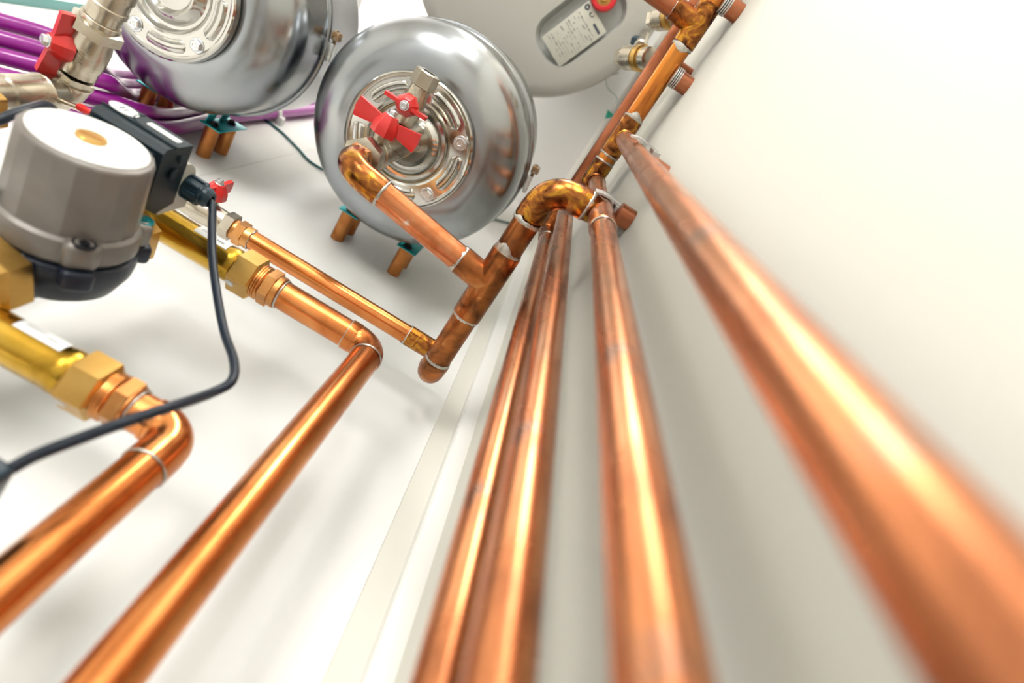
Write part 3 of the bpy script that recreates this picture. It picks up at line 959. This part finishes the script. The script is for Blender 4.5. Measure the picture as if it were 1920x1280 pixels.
# ------------------------------------------------------------------ mixer group outlets: brass tube, union, copper
def outlet(label, brass_label, y, z, x_from, x_nut, x_ring, x_corner, zr, bottom, seed, sleeve):
    bt = thing('brass_outlet', brass_label, 'pipe fitting', (x_from, y, z), 'brass outlets of the pump group')
    r = 16.0
    MB().rev((x_from, y, z), X, [(r - 2, 0), (r, 1), (r, x_nut - x_from - 12), (r + 0.8, x_nut - x_from - 10), (r + 0.8, x_nut - x_from - 4), (r - 1, x_nut - x_from)], 44).part('brass_tube', 'brass', bt)
    un = MB().hex((x_nut - 2, y, z), X, 19.0, 23, 2.2, rot=0.52).part('union_nut', 'brassnut', bt)
    pn = V(0, 0.5, -0.866)
    MB().rev(V(x_nut + 4, y, z) + pn * 18.6 + V(0, -0.866, -0.5) * 2, pn, [(4.2, 0), (4.0, 0.7), (2.5, 0.9), (0, 0.9)], 18).sub('paint_dot', 'plategrey', bt, un)
    mb = MB()
    pr = [(15.5, 0)]
    for k in range(4):
        pr += [(17.4, 0.4 + k * 2.2), (17.4, 1.2 + k * 2.2), (16.4, 1.9 + k * 2.2)]
    pr += [(15.5, 9.4)]
    mb.rev((x_nut + 19, y, z), X, pr, 40)
    mb.hex((x_nut + 28, y, z), X, 15.9, 11, 1.0, rot=0.52)
    L = x_ring - x_nut - 38
    mb.rev((x_nut + 38, y, z), X, [(15.6, 0), (16.0, 0.6), (16.0, L - 0.6), (15.2, L)], 40)
    mb.part('copper_adapter', 'bronze', bt)
    # sticker wrapped on the tube
    vs, fs = [], []
    sx0, sx1 = x_nut - 46, x_nut - 14
    sa0 = math.atan2(-y, -z) + math.radians(82)
    for i in range(9):
        for j in range(9):
            a = sa0 - math.radians(50) * j / 8.0
            xx = sx0 + (sx1 - sx0) * i / 8
            vs.append((xx, y + math.sin(a) * (r + 0.35) * 1.0, z + math.cos(a) * (r + 0.35)))
    for i in range(8):
        for j in range(8):
            fs.append([i * 9 + j, i * 9 + j + 1, (i + 1) * 9 + j + 1, (i + 1) * 9 + j])
    sk = MB().add(vs, fs).part('sticker', 'sticker', bt, 60, 'white sticker')
    vs, fs = [], []
    for (xa, xb, d0_, d1_) in ((sx1 - 12, sx1 - 5, 30, 35), (sx0 + 4, sx1 - 14, 20, 22), (sx0 + 4, sx1 - 14, 28, 30)):
        o = len(vs)
        for xx in (xa, xb):
            for dg in (d0_, d1_):
                a = sa0 - math.radians(dg)
                vs.append((xx, y + math.sin(a) * (r + 0.6), z + math.cos(a) * (r + 0.6)))
        fs.append([o, o + 1, o + 3, o + 2])
    MB().add(vs, fs).sub('sticker_print', 'paleink', bt, sk)
    t = thing('copper_drop_pipe', label, 'pipe', (x_corner, y, bottom), 'copper pipes dropping from the pump group')
    sl = sleeve
    straight(t, (x_ring - 2, y, z), (x_corner - 21, y, z), 14.0, 'clean', 'outlet_tube')
    p = fillet([(x_corner - 22 - sl, y, z), (x_corner, y, z), (x_corner, y, zr)], 19, 14)
    MB().tube([p[0], p[0] + (p[1] - p[0]) * 0.92] + p[1:-1] + [p[-2] + (p[-1] - p[-2]) * 0.08, p[-1]],
              [15.2, 15.2] + [14.8] * (len(p) - 2) + [15.2, 15.2], 40).part('elbow', 'clean', t, 40)
    solder(t, (x_ring + 1.6, y, z), X, 14.3, 2.2, 0.6, seed)
    if sl > 0:
        solder(t, (x_corner - 22 - sl, y, z), -X, 14.4, 1.6, 0.9, seed + 1, 2)
    solder(t, (x_corner, y, zr), -Z, 14.4, 2.0, 0.5, seed + 2)
    straight(t, (x_corner, y, zr + 4), (x_corner, y, bottom), 14.0, 'clean')
    return t
outlet('bright copper pipe dropping from the far brass outlet, ending in the middle elbow', 'brass outlet and union right of the pump, crossed by the cable',
       299, 500, -292, -182, -138, -38, 479, FL + 1, 60, 6)
outlet('bright copper pipe at the lower left corner with cable across its elbow', 'brass outlet and union at the left edge below the pump',
       322, 313, -300, -180, -140, -105, 275, FL + 1, 70, 0)
bu = thing('brass_union', 'brass tube end at the left edge behind the pump motor', 'pipe fitting', (-352, 330, FL))
MB().tube([(-352, 330, FL + 1), (-352, 330, 470)], 15, 36).part('brass_tube', 'brass', bu)

# ------------------------------------------------------------------ back feed with its red lever valve
CY, CZ = 335.0, 630.0
fd = thing('copper_feed_pipe', 'thinner copper pipe lying behind the brass outlet, ending at the dark pipe', 'pipe', (-120, CY, CZ))
straight(fd, (-231, CY, CZ), (0, CY, CZ), 11.5, 'clean')
solder(fd, (-229, CY, CZ), X, 11.8, 2.2, 0.9, 81)
p = fillet([(-20, CY, CZ), (LX, CY, CZ), (LX, CY + 1, LZ + 18)], 14, 12)
MB().tube(p, [12.8] + [12.4] * (len(p) - 2) + [12.8], 36).part('elbow', 'heated', fd, 40)
solder(fd, (-20, CY, CZ), -X, 11.9, 2.6, 1.0, 82, 4)
fv = thing('ball_valve', 'nickel valve with red lever beside the pump cable gland', 'valve', (-275, CY, CZ))
mb = MB()
mb.hex((-247, CY, CZ), X, 12.9, 11, 0.8, rot=0.5)
mb.cyl((-237, CY, CZ), X, 12.9, 9)
mb.cyl((-251, CY, CZ), X, 12.4, 6)
mb.part('copper_adapter', 'bronze', fv)
MB().hex((-263, CY, CZ), X, 14.5, 13, 1.0, rot=0.5).part('hex_nut', 'nickel', fv)
bd = MB().rev((-330, CY, CZ), X, [(12, 0), (14.5, 2), (14.5, 30), (15.5, 33), (15.5, 44), (14, 54), (13.4, 68)], 36).part('valve_body', 'nickel', fv)
MB().cyl((-284, CY - 12, CZ), -Y, 7, 12, 24).part('stem_collar', 'nickel', fv)
lever(fv, (-284, CY - 22, CZ), -Y, Z, 27, 12, 14, 5, 12.5, 17)
# size cast into the valve body
cu = bpy.data.curves.new('size', 'FONT')
cu.body = '1/2'
cu.size = 0.013
cu.extrude = 0.0004
cu.align_x = 'CENTER'
cu.align_y = 'CENTER'
to = bpy.data.objects.new('size_mark', cu)
COL.objects.link(to)
dg = bpy.context.evaluated_depsgraph_get()
me = bpy.data.meshes.new_from_object(to.evaluated_get(dg))
bpy.data.objects.remove(to)
me.materials.clear()
me.materials.append(MAT['nickel'])
ax = X
nn = V(0.0, -0.62, -0.78).normalized()
upv = nn.cross(ax)
base = V(-305, CY, CZ) + nn * 14.4
mat4 = Matrix.Identity(4)
for r_ in range(3):
    mat4[r_][0], mat4[r_][1], mat4[r_][2] = ax[r_], upv[r_], nn[r_]
tr = (base - V(-275, CY, CZ)) / 1000.0
mat4.translation = tr
me.transform(mat4)
sm = bpy.data.objects.new('size_mark', me)
COL.objects.link(sm)
sm.parent = bd

# ------------------------------------------------------------------ nickel stack at the top left
EX, EY, EZ = -439.0, 283.0, 596.0
SA = V(0.17, -0.985, 0).normalized()            # the stack leans a little
E0 = V(EX, EY, EZ)
sv = thing('ball_valve', 'large nickel valve stack with red lever at the top left', 'valve', (EX, EY, EZ))
p = fillet([(EX, EY, EZ - 130), (EX, EY, EZ), E0 + SA * 16], 15, 12)
n = len(p)
MB().tube([p[0], p[0] + Z * 55, p[0] + Z * 57, p[0] + Z * 95, p[0] + Z * 97] + p[1:], [15, 15, 17, 17, 18.5] + [17] * (n - 3) + [18.5, 18.5], 36).part('elbow', 'nickel', sv, 40)
mb = MB()
mb.cyl(E0 + SA * 10, SA, 16.4, 12)
mb.hex(E0 + SA * 18, SA, 16.2, 6, 0.6)
mb.part('nipple', 'nickel', sv)
MB().rev(E0 + SA * 26, SA, [(14, 0), (17.2, 1), (17.2, 10), (18.2, 12), (19.2, 20), (19.2, 34), (18, 40), (18, 45)], 16).part('valve_body', 'nickel', sv, 40)
MB().hex(E0 + SA * 70, SA, 20.0, 13, 1.4, rot=0.3).part('hex_nut', 'nickel', sv)
mb = MB()
mb.cyl(E0 + SA * 82, SA, 17.5, 6)
mb.rev(E0 + SA * 87, SA, [(15.5, 0), (15.5, 12), (17.5, 12.5), (17.5, 17), (16.5, 18), (16.5, 28), (18, 29), (18, 110)], 40)
mb.part('pipe_adapter', 'nickel', sv)
mb = MB()
for k in range(5):
    tq = SA.cross(V(0.3, 0, -0.95)).normalized()
    nq = tq.cross(SA)
    mb.box(E0 + SA * (44 + k * 3.2) + nq * 18.9 + tq * 3, (1.0, 6.0 - (k % 2) * 1.5, 0.8), (SA, tq, nq), 0.2)
mb.part('cast_marks', 'nickel', sv)
sd = V(-0.45, -0.05, -0.85).normalized()
MB().cyl(E0 + SA * 50 + sd * 12, sd, 9, 14, 24).part('stem_collar', 'nickel', sv)
lever(sv, E0 + SA * 48 + sd * 15, sd, SA, 32, 14, 17, 6, 14.5, 17)
nb = thing('brass_union_nut', 'brass nut on a pale pipe at the far left edge', 'pipe fitting', (-415, 285, 480))
MB().hex((-418, 280, 470), Z, 20, 16, 2.0, rot=0.3).part('hex_nut', 'brassnut', nb)
MB().tube([(-418, 280, FL + 1), (-418, 280, 488)], 14, 32).part('nipple', 'nickel', nb)
rl = thing('red_lever', 'sliver of a red lever showing behind the pump face plate', 'lever', (-388, 268, 556))
MB().box((-391, 271, 559), (15, 6, 8), (V(1, 0.1, 0.2).normalized(), Y, Z), 2).part('grip', 'red', rl)
MB().tube([(-393, 272, 559), (-426, 281, 566)], 3.0, 14).part('stem', 'nickel', rl)

# ------------------------------------------------------------------ purple pipes along the back wall
PUR = [
    ('topmost purple pipe at the left edge', [(-1250, 380, 560), (-1000, 366, 640), (-800, 346, 730), (-697, 338, 774), (-678, 335, 783), (-637, 328, 814), (-608, 338, 846), (-635, 379, 935), (-636, 385, 1050), (-636, 386, 1400), (-636, 386, 1945)]),
    ('second purple pipe from the top at the left edge', [(-1250, 380, 530), (-1000, 372, 612), (-790, 360, 706), (-674, 353, 753), (-653, 345, 759), (-610, 337, 790), (-583, 339, 832), (-610, 380, 925), (-612, 386, 1040), (-612, 386, 1400), (-612, 386, 1945)]),
    ('third purple pipe from the top, passing behind the red lever', [(-1250, 380, 500), (-1000, 378, 588), (-780, 372, 688), (-659, 366, 740), (-637, 359, 745), (-591, 348, 771), (-549, 338, 806), (-564, 364, 864), (-587, 385, 930), (-588, 386, 1040), (-588, 386, 1400), (-588, 386, 1945)]),
    ('dark purple pipe curving under the top left tank', [(-1250, 380, 470), (-1000, 382, 560), (-770, 382, 660), (-631, 379, 714), (-615, 373, 725), (-578, 366, 757), (-543, 361, 804), (-521, 366, 850), (-526, 380, 930), (-536, 386, 1020), (-540, 386, 1121), (-540, 386, 1400), (-540, 386, 1945)]),
    ('lowest purple pipe, emerging under the tank beside the teal foot', [(-1250, 380, 440), (-1000, 382, 528), (-760, 376, 622), (-601, 368, 681), (-585, 366, 691), (-562, 368, 705), (-530, 374, 765), (-505, 379, 835), (-500, 384, 900), (-508, 386, 980), (-516, 386, 1080), (-516, 386, 1400), (-516, 386, 1945)]),
]
for lab, pts in PUR:
    ob = MB().tube(smooth_path(pts, 8), 10.5, 24).build('purple_pipe', 'purple')
    tag(ob, lab, 'pipe', 'purple heating pipes behind the tanks')
pc = thing('pipe_clip', 'small white clip over the purple pipes between the two tanks', 'clip', (-520, 400, 1265))
MB().rev((-516, 386, 1258), Z, [(10.8, 0), (12.5, 0), (12.5, 14), (10.8, 14)], 32).part('clip_ring', 'whiteclip', pc)
MB().box((-501, 394, 1265), (14, 17, 16), bev=3).part('clip_foot', 'whiteclip', pc)
gp = [(-560, 400, 1215), (-520, 400, 1230), (-475, 400, 1222), (-420, 400, 1190), (-368, 400, 1160), (-300, 400, 1190), (-200, 400, 1300), (-110, 400, 1440), (-18, 400, 1574), (42, 400, 1655), (80, 400, 1700)]
ob = MB().tube(smooth_path(gp, 8), 2.6, 10).build('earth_cable', 'greencable')
tag(ob, 'thin green cable along the wall behind the middle tank', 'cable')

# white glass fronted shelf seen at the top left corner
cbn = thing('wall_panel', 'pale green white wall panel with a green glass edge in the top left corner', 'panel', (-1090, 394, 1100))
MB().box((-1090, 394, 1100), (416, 17.6, 1500), bev=1.0).part('panel_sheet', 'mint', cbn)
MB().box((-880.5, 394, 1100), (3, 18, 1500), bev=0.6).part('glass_edge', 'glassedge', cbn)

# ------------------------------------------------------------------ camera
R = ((0.8420418, -0.52788324, 0.11092744), (0.52461857, 0.75361325, -0.39603335), (0.12546298, 0.39167123, 0.91151121))
cam = bpy.data.cameras.new('camera')
co = bpy.data.objects.new('camera', cam)
COL.objects.link(co)
# rows of R: image right, image down, view direction, in camera coordinates of the room axes
cr = V(*[R[0][k] for k in range(3)])
cd = V(*[R[1][k] for k in range(3)])
cf = V(*[R[2][k] for k in range(3)])
m = Matrix(((cr.x, -cd.x, -cf.x, 0), (cr.y, -cd.y, -cf.y, 0), (cr.z, -cd.z, -cf.z, 0), (0, 0, 0, 1)))
m.translation = M3((0, 0, 0))
co.matrix_world = m
cam.sensor_width = 36.0
cam.lens = 1103.75 / 1920.0 * 36.0
cam.clip_start = 0.01
cam.dof.use_dof = True
cam.dof.focus_distance = 0.66
cam.dof.aperture_fstop = 3.5
scene.camera = co

# ------------------------------------------------------------------ light
w = bpy.data.worlds.new('world')
scene.world = w
w.use_nodes = True
w.node_tree.nodes['Background'].inputs['Color'].default_value = (0.9, 0.95, 1.0, 1)
w.node_tree.nodes['Background'].inputs['Strength'].default_value = 0.6

scene.view_settings.view_transform = 'Standard'
scene.view_settings.look = 'None'
scene.view_settings.gamma = 1.0
scene.view_settings.use_curve_mapping = False
scene.view_settings.exposure = -0.46
scene.cycles.use_denoising = True
scene.cycles.caustics_reflective = False
scene.cycles.caustics_refractive = False
scene.cycles.sample_clamp_indirect = 6.0
